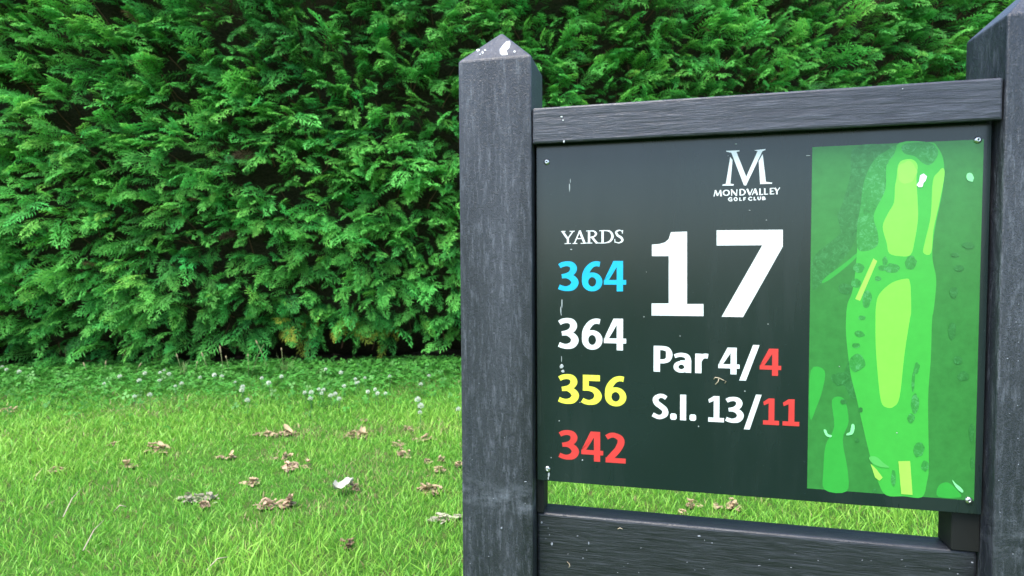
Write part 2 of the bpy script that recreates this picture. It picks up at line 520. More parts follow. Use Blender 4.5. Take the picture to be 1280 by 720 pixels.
def sample_lawn(n):
    """points on the lawn in a wedge round the camera, thinner with distance, none behind the hedge's face"""
    out = []
    tot = 0
    while tot < n:
        m = n
        d = rng.uniform(.75, 6.0, m); th = rng.uniform(-1.1, 1.0, m)
        x = CAM[0] + d * np.sin(th - YAW); y = CAM[1] + d * np.cos(th - YAW)
        nd = (x - HO[0]) * HN[0] + (y - HO[1]) * HN[1]
        ok = (nd > -.12 + .06 * np.sin(9 * x)) & (rng.random(m) < np.clip(.25 + d / 3.2, 0, 1)) & (rng.random(m) < np.clip(.40 + .6 * (nd - .25) / .7, .40, 1))
        for x0, x1 in POSTS: ok &= ~((x > x0 - .004) & (x < x1 + .004) & (y > -.004) & (y < .092))
        q = np.column_stack([x, y, nd])[ok]
        out.append(q); tot += len(q)
    return np.concatenate(out)[:n]
NG = 225000
gp = sample_lawn(NG)
nd = gp[:, 2]
patch = vnoise(gp[:, 0], gp[:, 1], 51, ((3., .5), (9., .35)))
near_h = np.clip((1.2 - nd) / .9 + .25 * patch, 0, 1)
hgt = rng.uniform(.018, .050, NG) * (1 + .38 * patch) * (1 + .35 * near_h)
dcam = np.hypot(gp[:, 0] - CAM[0], gp[:, 1] - CAM[1])
wid = rng.uniform(.0024, .0040, NG) * np.clip(dcam / 2.4, .9, 1.5)
coarse = rng.random(NG) < .03 + .03 * patch
wid[coarse] *= 1.7; hgt[coarse] *= 1.35
mixg = np.clip(.5 + .35 * patch + rng.normal(0, .32, NG), 0, 1)[:, None]
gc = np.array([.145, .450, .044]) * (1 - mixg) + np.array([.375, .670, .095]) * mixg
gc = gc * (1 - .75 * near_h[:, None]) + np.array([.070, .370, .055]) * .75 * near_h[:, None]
dryp = np.clip(vnoise(gp[:, 0], gp[:, 1], 57, ((5., .5), (14., .5))) - .25, 0, 1)
strip = np.exp(-((nd - float((gnd(450, 536)[:2] - HO) @ HN)) / .11) ** 2) * np.clip(.5 + vnoise(gp[:, 0], gp[:, 1], 58, ((4., .7),)), 0, 1)   # worn line along the clover
dry = rng.random(NG) < .04 + .40 * dryp + .40 * strip
gc[dry] = np.array([.50, .42, .20]) * rng.uniform(.6, 1.15, (dry.sum(), 1))
hgt[dry] *= .72
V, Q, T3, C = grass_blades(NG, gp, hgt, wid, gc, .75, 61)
M['grass'] = leafy('grass_blades', .35, .45, .35, .15, 40)
tag(link('grass', np_mesh('grass', V, [Q, T3], C), M['grass']), 'short bright green mown grass covering the lawn', 'grass', kind='stuff')

# low clover carpet in front of the hedge
NC = 30000
cs = rng.uniform(-1.2, 9.0, NC); cn = np.abs(rng.normal(0, .46, NC)) - .10
ok = rng.random(NC) < 1.1 - cn * .9 * vnoise(cs, cn * 0, 71, ((3., .5),)); cs, cn = cs[ok], cn[ok]
dens = vnoise(cs, cn * 2, 72, ((4., .5), (10., .4))) > -.75
cs, cn = cs[dens], cn[dens]; NC = len(cs)
cp = hpt(cs, cn, 0)
ch = ground_z(cp[:, 0], cp[:, 1]) + rng.uniform(.03, .075, NC) * (1.1 - cn * .5)
leafV, leafC = [], []
ang0 = rng.uniform(0, 6.28, NC); tx, ty = rng.normal(0, .35, NC), rng.normal(0, .35, NC)
lr = rng.uniform(.009, .017, NC)
cc = np.array([.056, .235, .036]) * rng.uniform(.65, 1.45, (NC, 1)) + np.array([.02, .02, 0]) * rng.random((NC, 1))
for k in range(3):
    a = ang0 + k * 2.094
    c_, s_ = np.cos(a), np.sin(a)
    for rr_, ss_ in ((.05, 0), (.85, -.62), (1.28, 0), (.85, .62)):
        dx = lr * (rr_ * c_ - ss_ * s_); dy = lr * (rr_ * s_ + ss_ * c_)
        leafV.append(np.column_stack([cp[:, 0] + dx, cp[:, 1] + dy, ch + dx * tx + dy * ty]))
        leafC.append(cc * (1.15 if rr_ < 1.2 else .95))
LV = np.stack(leafV, 1).reshape(-1, 4, 3); LC = np.stack(leafC, 1).reshape(-1, 4, 3)
LF = np.arange(LV.shape[0] * 4).reshape(-1, 4)
tag(link('clover_carpet', np_mesh('clover_carpet', LV.reshape(-1, 3), LF, LC.reshape(-1, 3)), leafy('clover_leaves', .3, .5, .35, .15, 40)),
    'low dark green clover carpet between the mown grass and the hedge', 'clover', kind='stuff')

# ------------------------------------------------------------------ the tee sign
S, D, RR, LR = .5356, .0863, .0018, .0268
ZC, ZA, RT, RB, PT, PB, LT = (z + ZO for z in (.2821, .3321, .2145, .1677, .1639, -.2877, -.3366))
LB = LT - .15
sign = empty('tee_sign', (S / 2, 0, 0))
tag(sign, 'charcoal post and rail golf sign board for hole 17 standing on the lawn', 'sign')
so_ = Vector(sign.location)
def box_bm(x0, x1, y0, y1, z0, z1, bev=.0025, segs=2):
    bm = bmesh.new()
    bmesh.ops.create_cube(bm, size=1)
    for v in bm.verts:
        v.co = Vector(((x0 + x1) / 2 + v.co.x * (x1 - x0), (y0 + y1) / 2 + v.co.y * (y1 - y0), (z0 + z1) / 2 + v.co.z * (z1 - z0))) - so_
    if bev: bmesh.ops.bevel(bm, geom=list(bm.edges), offset=bev, segments=segs, profile=.5, affect='EDGES')
    return bm
def post_bm(x0, x1):
    bm = bmesh.new()
    lo = [bm.verts.new((x, y, -.12)) for x, y in ((x0, 0), (x1, 0), (x1, D), (x0, D))]
    hi = [bm.verts.new((x, y, ZC)) for x, y in ((x0, 0), (x1, 0), (x1, D), (x0, D))]
    ap = bm.verts.new(((x0 + x1) / 2, D / 2, ZA))
    bm.faces.new(lo[::-1])
    for k in range(4):
        bm.faces.new((lo[k], lo[(k + 1) % 4], hi[(k + 1) % 4], hi[k])); bm.faces.new((hi[k], hi[(k + 1) % 4], ap))
    bmesh.ops.translate(bm, verts=bm.verts, vec=-so_)
    bmesh.ops.bevel(bm, geom=list(bm.edges), offset=.0022, segments=2, profile=.5, affect='EDGES')
    return bm
posts = []
for x0, x1 in ((-.1, 0.), (S, S + .1)):
    posts.append(link('post', bm_mesh('post', post_bm(x0, x1)), M['post'], sign))
def rebated_bm(x0, x1):
    sec = [(RR, RB), (RR + .004, RB), (RR + .004, RB + .018), (PY + .006, RB + .018), (PY + .006, RB), (RR + .060, RB), (RR + .060, RT), (RR, RT)]  # groove added over the panel's top edge so the band under the rail darkens
    bm = bmesh.new()
    a_, b_ = ([bm.verts.new(Vector((x, y, z)) - so_) for y, z in sec] for x in (x0, x1))
    n_ = len(sec)
    for k in range(n_): bm.faces.new((a_[k], b_[k], b_[(k + 1) % n_], a_[(k + 1) % n_]))
    bm.faces.new(a_[::-1]); bm.faces.new(b_)
    bmesh.ops.recalc_face_normals(bm, faces=bm.faces)
    ed = [e for e in bm.edges if all((v.co.z + so_.z > RT - 1e-5 or abs(v.co.y - RR) < 1e-6) for v in e.verts)]
    bmesh.ops.bevel(bm, geom=ed, offset=.0028, segments=2, profile=.5, affect='EDGES')
    return bm
top_rail = link('top_rail', bm_mesh('top_rail', rebated_bm(.0006, S - .0012)), M['rail'], sign)
low_rail = link('lower_rail', bm_mesh('lower_rail', box_bm(.0006, S - .0012, LR, LR + .0365, LB, LT, .004, 3)), M['rail_dark'], sign)
xb = pan(679.8, 615, .0240)[0]; xb2 = pan(1190, 660, .0240)[0]
for x0, x1 in ((.0007, xb), (xb2, S - .0007)):
    link('batten', bm_mesh('batten', box_bm(x0, x1, .0240, .0585, LT + .0005, RB - .0005, .0015, 1)), M['batten'], sign)
px0, px1 = .0028, S - .0030
panel = link('panel', bm_mesh('panel', box_bm(px0, px1, PY, PY + .004, PB, RB + .015, .0006, 1)), M['panel'], sign)

# --- print on the panel: flat ink shapes, each laid a hair above the one before
class Ink:
    def __init__(s, base=.00012, step=.00002):
        s.bm = bmesh.new(); s.base = base; s.step = step; s.k = 0
    def poly(s, pts, mi=0):
        Y = PY - s.base - s.k * s.step; s.k += 1
        a = sum(pts[i][0] * pts[(i + 1) % len(pts)][1] - pts[(i + 1) % len(pts)][0] * pts[i][1] for i in range(len(pts)))
        if a < 0: pts = pts[::-1]
        f = s.bm.faces.new([s.bm.verts.new(Vector((p[0], Y, p[1])) - so_) for p in pts]); f.material_index = mi
    def ribbon(s, pts, closed=False, smooth=True, sub=6, mi=0):
        """pts: (x, z, width)"""
        P = np.array(pts, float)
        if smooth and len(P) > 2:
            n = len(P); out = []
            rngk = range(n) if closed else range(n - 1)
            for i in rngk:
                g = (lambda j: P[j % n]) if closed else (lambda j: P[min(max(j, 0), n - 1)])
                p0, p1, p2, p3 = g(i - 1), g(i), g(i + 1), g(i + 2)
                for q in range(sub):
                    t = q / sub
                    out.append(.5 * (2 * p1 + (p2 - p0) * t + (2 * p0 - 5 * p1 + 4 * p2 - p3) * t * t + (3 * p1 - p0 - 3 * p2 + p3) * t ** 3))
            if not closed: out.append(P[-1])
            P = np.array(out)
        n = len(P)
        Y = PY - s.base - s.k * s.step; s.k += 1
        L, Rr = [], []
        for i in range(n):
            a = P[(i - 1) % n] if (closed or i > 0) else P[0]
            b = P[(i + 1) % n] if (closed or i < n - 1) else P[-1]
            d = (b - a)[:2]; d = d / (np.linalg.norm(d) + 1e-12); nrm = np.array([-d[1], d[0]]); h = P[i, 2] / 2
            for lst, sg in ((L, 1), (Rr, -1)):
                q = P[i, :2] + nrm * h * sg
                lst.append(s.bm.verts.new(Vector((q[0], Y, q[1])) - so_))
        for i in range(n if closed else n - 1):
            j = (i + 1) % n
            f = s.bm.faces.new((L[i], Rr[i], Rr[j], L[j])); f.material_index = mi
    def done(s, name, mats, parent, label=None):
        bmesh.ops.recalc_face_normals(s.bm, faces=s.bm.faces)
        for f in s.bm.faces:
            if f.normal.y > 0: f.normal_flip()
        o = link(name, bm_mesh(name, s.bm), mats, parent)
        if label: o['label'] = label
        return o

def ring(cx, cy, rx, ry, wx, wy, n=20):
    out = []
    for i in range(n):
        a = 6.28318 * i / n
        out.append((cx + rx * math.cos(a), cy + ry * math.sin(a), wx * abs(math.cos(a)) ** 1.5 + wy * (1 - abs(math.cos(a)) ** 1.5)))
    return out
# glyphs: list of ('r', ribbon), ('c', closed ribbon), ('p', polygon); unit = cap height; second value = width
G = {
 '3': ([('r', [(.02, .835, .155), (.13, .895, .165), (.29, .917, .165), (.43, .875, .20), (.49, .76, .23), (.44, .63, .20), (.30, .545, .15), (.10, .495, .14)]),
        ('r', [(.10, .495, .14), (.28, .50, .15), (.45, .43, .21), (.535, .29, .245), (.45, .14, .22), (.27, .083, .166), (.12, .10, .16), (.0, .145, .16)])], .656),
 '6': ([('r', [(.60, .895, .17), (.47, .912, .17), (.33, .865, .18), (.20, .73, .2), (.12, .55, .21), (.107, .31, .21)]),
        ('c', ring(.345, .31, .235, .235, .205, .155))], .677),
 '4': ([('p', [(.43, 0), (.64, 0), (.64, 1), (.43, 1)]), ('p', [(0, .22), (.43, .22), (.43, .375), (0, .375)]),
        ('p', [(.32, 1), (.43, 1), (.43, .80), (.167, .375), (0, .375), (0, .35)]), ('p', [(.64, .22), (.744, .22), (.744, .375), (.64, .375)])], .744),
 '5': ([('p', [(.02, .80), (.59, .80), (.59, 1), (.02, 1)]), ('p', [(.02, .47), (.22, .47), (.22, .80), (.02, .80)]),
        ('r', [(.05, .545, .15), (.24, .545, .16), (.43, .48, .20), (.53, .31, .245), (.44, .15, .22), (.26, .085, .165), (.1, .105, .165), (0, .155, .165)])], .655),
 '2': ([('r', [(.03, .835, .16), (.16, .908, .165), (.31, .912, .17), (.48, .82, .21), (.50, .66, .225), (.40, .45, .21), (.25, .27, .21), (.11, .11, .2)]),
        ('p', [(0, 0), (.66, 0), (.66, .165), (0, .165)])], .67),
 '1': ([('p', [(0, 0), (.61, 0), (.61, .165), (0, .165)]), ('p', [(.21, .165), (.43, .165), (.43, 1), (.21, 1)]),
        ('p', [(.21, 1), (.0, .86), (.03, .73), (.21, .81)])], .61),
 'P': ([('p', [(0, 0), (.26, 0), (.26, 1), (0, 1)]),
        ('r', [(.2, .915, .17), (.4, .912, .17), (.57, .85, .2), (.625, .665, .25), (.57, .48, .2), (.4, .41, .165), (.2, .41, .165)])], .75),
 'a': ([('p', [(.49, 0), (.72, 0), (.72, .46), (.49, .46)]), ('r', [(.05, .615, .15), (.2, .665, .16), (.37, .675, .165), (.55, .61, .2), (.605, .44, .23)]),
        ('c', ring(.325, .215, .215, .155, .19, .135)), ('r', [(.28, .40, .13), (.42, .41, .13), (.55, .41, .13)])], .72),
 'r': ([('p', [(0, 0), (.26, 0), (.26, .74), (0, .74)]), ('r', [(.14, .44, .2), (.25, .60, .2), (.38, .66, .19), (.52, .65, .19)])], .53),
 'S': ([('r', [(.54, .835, .16), (.42, .905, .165), (.27, .905, .17), (.135, .79, .22), (.17, .63, .22), (.33, .51, .22), (.48, .38, .22), (.50, .22, .23), (.38, .105, .18), (.22, .083, .165), (.02, .17, .17)])], .62),
 '.': ([('p', [(.05, 0), (.2, 0), (.25, .05), (.25, .2), (.2, .25), (.05, .25), (0, .2), (0, .05)])], .25),
 'I': ([('p', [(0, 0), (.245, 0), (.245, 1), (0, 1)])], .245),
 '/': ([('p', [(0, -.22), (.27, -.22), (.80, 1.12), (.54, 1.12)])], .80),
}
def text(name, spec, zb, h, base=.00012, groups=None):
    """spec: (char, left px, right px, px row, material index)"""
    ink = Ink(base)
    mats = []
    for chh, u0, u1, v, m in spec:
        if M[m] not in mats: mats.append(M[m])
        mi = mats.index(M[m])
        x0, x1 = pan(u0, v)[0], pan(u1, v)[0]
        parts, w = G[chh]; sx = (x1 - x0) / w
        for kd, pts in parts:
            if kd == 'p': ink.poly([(x0 + p[0] * sx, zb + p[1] * h) for p in pts], mi)
            else: ink.ribbon([(x0 + p[0] * sx, zb + p[1] * h, p[2] * (h + sx) / 2) for p in pts], kd == 'c', mi=mi)
    return ink.done(name, mats, panel)
def crop(ox, oy, s):
    return lambda x, y: pan(ox + x / s, oy + y / s)
k128 = lambda a, ox: ox + a / 12.8
def yard(chars, v, zb, h, m, lefts=((110, 425), (478, 803), (830, 1187))):
    text('yardage_text', [(c, k128(a, 690), k128(b, 690), v, m) for c, (a, b) in zip(chars, lefts)], zb, h)
yard('364', 345, ZO - .0271, .0400, 'cyan')
yard('364', 417, ZO - .1052, .0420, 'white')
yard('356', 487, ZO - .1798, .0405, 'yellow', ((110, 432), (484, 798), (845, 1187)))
yard('342', 558, ZO - .2562, .0405, 'red', ((118, 432), (468, 820), (858, 1185)))
f4, f5 = (lambda a: 808 + a / 12.8), (lambda a: 890 + a / 6.)
text('par_text', [('P', f4(115), f4(415), 450, 'white'), ('a', f4(430), f4(718), 450, 'white'), ('r', f4(780), f4(990), 450, 'white'),
                  ('4', f5(47), f5(207), 452, 'white'), ('/', f5(205), f5(355), 452, 'white'), ('4', f5(357), f5(519), 452, 'red')], ZO - .1318, .0340)
f6 = lambda a: 808 + a / 11.636
text('stroke_index_text', [('S', f6(85), f6(318), 508, 'white'), ('.', f6(347), f6(440), 508, 'white'), ('I', f6(490), f6(578), 508, 'white'),
                           ('.', f6(628), f6(724), 508, 'white'), ('1', f6(900), f6(1130), 510, 'white'), ('3', f5(105), f5(238), 512, 'white'),
                           ('/', f5(240), f5(370), 514, 'white'), ('1', f5(383), f5(503), 515, 'red'), ('1', f5(530), f5(655), 516, 'red')], ZO - .1940, .0335)
c6 = crop(790, 270, 2.5727)
ink = Ink()
ink.poly([c6(*p) for p in ((64, 92), (88, 90), (106, 85), (118, 74), (125, 52), (177, 50), (177, 283), (230, 283), (230, 322), (63, 320), (63, 281), (118, 281), (118, 129), (64, 129))])
ink.poly([c6(*p) for p in ((272, 46), (485, 44), (485, 98), (357, 325), (288, 324), (419, 94), (272, 95))])
ink.done('hole_number', M['white'], panel)

def strokes(name, spec, cr, scale, mat='white'):
    ink = Ink()
    for st in spec:
        kind, pts = st
        q = [(*cr(p[0], p[1]), p[2] / scale * 1.045e-3) for p in pts]
        ink.ribbon(q, kind == 'c', kind != 'l', sub=5)
    return ink.done(name, M[mat], panel)
l = lambda x0, y0, x1, y1, w: ('l', [(x0, y0, w), (x1, y1, w)])
strokes('yards_heading', [
    l(108, 122, 190, 240, 36), l(287, 122, 205, 240, 20), l(200, 225, 200, 332, 36), l(85, 126, 160, 124, 13), l(230, 124, 315, 121, 13), l(145, 331, 252, 328, 13),
    l(402, 112, 310, 328, 20), l(396, 112, 484, 328, 38), l(345, 246, 440, 244, 17), l(280, 329, 360, 327, 13), l(415, 327, 540, 322, 13),
    l(557, 112, 557, 324, 38), l(508, 117, 560, 114, 13), l(510, 322, 612, 320, 13),
    ('r', [(550, 120, 15), (635, 120, 20), (674, 165, 36), (638, 214, 20), (570, 222, 15)]), l(598, 215, 690, 322, 36), l(680, 321, 745, 320, 13),
    l(785, 110, 785, 320, 38), ('r', [(730, 114, 13), (830, 111, 15), (915, 130, 30), (952, 210, 42), (910, 290, 30), (830, 318, 15), (735, 321, 13)]),
    ('r', [(1120, 128, 14), (1070, 106, 18), (1014, 135, 34), (1040, 192, 38), (1100, 232, 38), (1118, 282, 34), (1060, 318, 18), (994, 300, 14)]),
    l(1124, 104, 1116, 162, 15), l(990, 254, 994, 316, 13)], crop(695, 280, 13.474), 13.474)
c8 = crop(884, 225, 12.8)
strokes('club_name', [
    l(108, 264, 132, 165, 14), l(130, 163, 166, 252, 24), l(164, 254, 216, 158, 13), l(210, 160, 222, 262, 25),
    ('c', [(305 + 46 * math.cos(a), 205 + 41 * math.sin(a), 13 + 9 * abs(math.cos(a))) for a in np.linspace(0, 6.2832, 17)[:-1]]),
    l(390, 252, 390, 158, 14), l(383, 152, 472, 252, 23), l(470, 252, 474, 150, 13),
    l(527, 247, 527, 146, 21), ('r', [(527, 150, 12), (578, 155, 15), (605, 195, 23), (578, 235, 15), (527, 242, 12)]),
    l(638, 142, 682, 242, 25), l(680, 242, 724, 143, 13), l(720, 242, 766, 138, 13), l(764, 138, 802, 241, 25), l(742, 207, 786, 205, 11),
    l(843, 136, 843, 240, 21), l(843, 235, 896, 231, 14), l(920, 133, 920, 235, 21), l(920, 230, 972, 226, 14),
    l(1012, 130, 1012, 231, 21), l(1012, 136, 1066, 132, 13), l(1012, 181, 1056, 178, 12), l(1012, 226, 1071, 222, 13),
    l(1080, 126, 1117, 184, 23), l(1160, 121, 1114, 184, 14), l(1113, 176, 1113, 231, 21)], c8, 12.8)
strokes('club_word_line', [
    ('r', [(398, 294, 14), (368, 281, 14), (340, 308, 16), (366, 336, 14), (396, 330, 14)]), l(395, 336, 395, 308, 14), l(398, 311, 370, 312, 11),
    ('c', [(455 + 24 * math.cos(a), 306 + 23 * math.sin(a), 15) for a in np.linspace(0, 6.2832, 13)[:-1]]),
    l(522, 280, 522, 334, 16), l(522, 328, 554, 326, 13), l(585, 277, 585, 331, 16), l(585, 283, 620, 281, 12), l(585, 305, 613, 303, 12),
    ('r', [(716, 285, 13), (690, 275, 14), (660, 302, 16), (690, 327, 14), (718, 317, 13)]), l(752, 271, 752, 325, 16), l(752, 320, 784, 318, 12),
    ('r', [(812, 268, 16), (813, 300, 16), (831, 317, 13), (850, 299, 15), (850, 266, 15)]),
    l(885, 266, 885, 320, 16), ('r', [(885, 271, 12), (915, 274, 13), (916, 288, 13), (885, 292, 12)]), ('r', [(885, 294, 12), (924, 299, 14), (922, 312, 13), (885, 317, 12)])], c8, 12.8)
c3 = crop(870, 170, 7.2)
ink = Ink()
ink.poly([c3(*p) for p in ((308, 188), (329, 216), (309, 428), (340, 435), (337, 446), (236, 447), (240, 437), (269, 430))])
ink.poly([c3(*p) for p in ((273, 133), (393, 129), (391, 138), (364, 143), (452, 368), (553, 138), (522, 129), (626, 117), (623, 127), (598, 136), (450, 446), (431, 443), (318, 151), (273, 141))])
ink.poly([c3(*p) for p in ((600, 163), (629, 412), (686, 420), (684, 430), (577, 433), (564, 226))])
ink.done('club_emblem', M['white'], panel)

# --- the course map
mapc = {'rough': (.035, .205, .040), 'shade': (.028, .165, .036), 'fair': (.050, .390, .050), 'light': (.200, .620, .065), 'tree': (.034, .245, .042),
        'tee': (.330, .660, .090), 'mid': (.036, .330, .045), 'sand': (.240, .740, .300), 'glow': (.26, .66, .080), 'flag': (.80, .84, .80), 'glint': (.10, .42, .14), 'smudge': (.09, .43, .09)}
mnames = list(mapc)
def map_mat(nm, c):
    t = NT('map_' + nm + '_print')
    f = t.noise(90, detail=4, rough=.65)
    v = t.mix(t.ramp(f, [(.3, .8 if nm == 'rough' else .92), (.7, 1.)]), (0, 0, 0), c)
    if nm in ('tree', 'shade'):
        k = t.noise(150, detail=5, rough=.8, dist=.8)
        v = t.mix(t.ramp(k, [(.50, 0.), (.64, .55 if nm == 'tree' else .25)]), v, (.11, .42, .15))
        v = t.mix(t.ramp(k, [(.32, .6), (.44, 0.)]), v, tuple(.45 * q for q in c))
    return t.base(v, .26, .45)
mm = [map_mat(k, mapc[k]) for k in mnames]
ink = Ink(.0001, .000012)
A = lambda x, y: (1000 + x / 3., 160 + y / 3.)
B = lambda x, y: (1000 + x / 3., 400 + y / 3.)
def smoothpoly(pts, sub=4):
    P = np.array(pts, float); n = len(P); out = []
    for i in range(n):
        p0, p1, p2, p3 = P[i - 1], P[i], P[(i + 1) % n], P[(i + 2) % n]
        for q in range(sub):
            t = q / sub
            out.append(.5 * (2 * p1 + (p2 - p0) * t + (2 * p0 - 5 * p1 + 4 * p2 - p3) * t * t + (3 * p1 - p0 - 3 * p2 + p3) * t ** 3))
    return out
def shape(nm, pts, smooth=True):
    q = smoothpoly(pts) if smooth else pts
    ink.poly([tuple(pan(*p)) for p in q], mnames.index(nm))
def blob(nm, c, rx, ry, tilt=0., n=13):
    r = random.Random(int(c[0] * 7 + c[1] * 13)); pts = []
    for i in range(n):
        a = 6.2832 * i / n; k = r.uniform(.86, 1.1)
        x, y = rx * k * math.cos(a) / 3., ry * k * math.sin(a) / 3.
        pts.append((c[0] + x * math.cos(tilt) - y * math.sin(tilt), c[1] + x * math.sin(tilt) + y * math.cos(tilt)))
    shape(nm, pts)
mx0, mx1, mz0, mz1 = .3440, .5246, ZO - .2715, ZO + .1497
ink.poly([(mx0, mz0), (mx1, mz0), (mx1, mz1), (mx0, mz1)], mnames.index('rough'))
shape('shade', [A(*p) for p in ((205, 72), (345, 66), (300, 110), (250, 190), (225, 300), (218, 375), (180, 470), (62, 600), (47, 592), (48, 490), (110, 430), (152, 390), (140, 330), (160, 280), (188, 180))])
shape('mid', [A(*p) for p in ((218, 466), (205, 492), (130, 555), (84, 582), (96, 560), (170, 505))])
shape('mid', [B(*p) for p in ((40, 190), (92, 190), (84, 262), (62, 325), (38, 370))])
shape('mid', [B(*p) for p in ((120, 300), (165, 296), (182, 380), (160, 450), (178, 560), (175, 642), (92, 636), (88, 560), (96, 470), (128, 400))])
shape('mid', [B(*p) for p in ((518, 662), (520, 622), (552, 609), (588, 636), (602, 664))])
shape('shade', [B(*p) for p in ((185, 140), (190, 215), (212, 290), (190, 292), (165, 245), (125, 235), (120, 205), (165, 195))])
shape('fair', [A(*p) for p in ((372, 56), (330, 130), (300, 180), (240, 250), (222, 330), (213, 470), (205, 560), (194, 620), (178, 660), (172, 720))] +
      [B(*p) for p in ((173, 60), (180, 130), (191, 210), (211, 290), (236, 400), (260, 500), (290, 600), (322, 656), (390, 661), (457, 664), (475, 610), (483, 540), (480, 300), (490, 150), (495, 0))] +
      [A(*p) for p in ((500, 690), (508, 620), (510, 560), (496, 480), (505, 380), (530, 260), (541, 170), (535, 110), (515, 72), (490, 54))])
shape('tree', [A(*p) for p in ((360, 64), (320, 88), (285, 112), (255, 160), (236, 220), (226, 300), (215, 360), (215, 450), (250, 461), (290, 440), (292, 395), (276, 340), (286, 300), (320, 230), (324, 140), (352, 100))])
shape('tree', [A(*p) for p in ((380, 72), (400, 58), (440, 53), (490, 56), (517, 84), (510, 116), (485, 139), (458, 130), (430, 106), (392, 96))])
shape('light', [A(*p) for p in ((368, 140), (385, 121), (420, 118), (440, 140), (436, 190), (440, 260), (442, 340), (430, 420), (415, 474), (380, 481), (335, 470), (325, 430), (310, 370), (330, 320), (352, 280), (356, 220), (362, 190))])
blob('glow', A(402, 165), 38, 42)
shape('light', [A(*p) for p in ((536, 150), (541, 180), (520, 290), (500, 380), (491, 468), (462, 467), (470, 420), (490, 330), (498, 200), (518, 166))])
shape('light', [A(*p) for p in ((400, 565), (345, 580), (298, 622), (285, 665), (283, 720))] + [B(*p) for p in ((284, 100), (294, 230), (305, 308), (325, 328), (350, 325), (373, 288), (391, 130), (411, 0))] + [A(*p) for p in ((416, 690), (415, 610), (411, 577))])
shape('tee', [A(*p) for p in ((275, 489), (289, 499), (225, 648), (207, 641))], False)
for (x, y, rx, ry, tl) in [(220, 525, 21, 20, 0), (210, 582, 20, 18, 0), (250, 640, 18, 32, .1), (237, 377, 18, 10, 0), (345, 525, 28, 18, 0), (415, 505, 22, 25, .3), (318, 500, 10, 18, 0), (310, 525, 18, 10, 0), (292, 565, 12, 10, 0), (232, 712, 14, 9, 0)]:
    blob('tree', A(x, y), rx, ry, tl)
blob('shade', A(168, 602), 26, 20)
for (x, y, rx, ry, tl) in [(222, 52, 20, 12, .2), (210, 95, 15, 9, 0), (212, 160, 31, 33, .3), (437, 180, 11, 22, .2), (424, 230, 6, 38, .05), (430, 312, 15, 36, .05), (416, 368, 14, 18, .3), (445, 486, 19, 29, .35), (468, 547, 14, 20, 0), (350, 592, 9, 30, 0)]:
    blob('tree', B(x, y), rx, ry, tl)
for (x, y, rx, ry, tl) in [(163, 306, 12, 10, 0), (150, 222, 26, 24, 0), (570, 40, 14, 32, .1), (592, 150, 18, 15, 0), (612, 210, 22, 18, 0), (642, 420, 11, 34, 0), (226, 336, 8, 10, 0), (213, 450, 9, 8, 0), (645, 535, 8, 22, 0), (280, 640, 10, 9, 0)]:
    blob('shade', B(x, y), rx, ry, tl)
for (x, y, rx, ry) in [(575, 615, 16, 20), (595, 525, 18, 12), (630, 440, 22, 12), (580, 475, 14, 8)]:
    blob('shade', A(x, y), rx, ry)
shape('tee', [B(*p) for p in ((368, 529), (412, 528), (421, 655), (379, 652))], False)
shape('tee', [B(*p) for p in ((264, 538), (288, 562), (309, 590), (297, 602), (281, 590))], False)
shape('smudge', [B(*p) for p in ((258, 514), (285, 512), (312, 535), (334, 552), (300, 550), (270, 536))])
shape('sand', [B(*p) for p in ((88, 412), (97, 412), (104, 427), (119, 432), (114, 439), (97, 433))])
shape('sand', [B(*p) for p in ((193, 391), (203, 393), (203, 412), (195, 428), (174, 432), (176, 424), (187, 418))])
shape('sand', [B(*p) for p in ((570, 598), (580, 610), (600, 626), (611, 640), (606, 646), (590, 634), (577, 616))])
blob('sand', A(637, 186), 13, 17, -.5)
shape('flag', [A(*p) for p in ((436, 214), (446, 200), (449, 178), (462, 171), (475, 182), (470, 198), (462, 206), (458, 221), (444, 222))], False)
ink.done('course_map', mm, panel, 'green printed plan of the hole with fairway, trees and bunkers')

# --- screws, residue, fibres
def screw_mesh():
    bm = bmesh.new()
    prof = [(.0040, 0), (.0040, .0008), (.0034, .0018), (.0020, .0024), (.0011, .0025), (.0010, .0012)]
    rings = [[bm.verts.new((r_ * math.cos(6.2832 * k / 18), -h_, r_ * math.sin(6.2832 * k / 18))) for k in range(18)] for r_, h_ in prof]
    for a, b in zip(rings, rings[1:]):
        for k in range(18): bm.faces.new((a[k], a[(k + 1) % 18], b[(k + 1) % 18], b[k]))
    bm.faces.new(rings[-1]); bm.faces.new(rings[0])
    for f in bm.faces:
        f.smooth = True
        if f.calc_center_median().y > -.0013 and abs(f.calc_center_median().x) < .0005: f.material_index = 1
    bmesh.ops.recalc_face_normals(bm, faces=bm.faces)
    me = bm_mesh('screw', bm); me.materials.append(M['steel']); me.materials.append(M['recess'])
    return me
sm = screw_mesh()
for u, v in ((683.5, 202.5), (684.5, 586), (1222, 175), (1210.5, 625)):
    q = pan(u, v)
    o = link('screw', sm, None, panel, Vector((q[0], PY - .0001, q[1])) - so_)
    o.rotation_euler = (0, random.uniform(0, 3), 0)
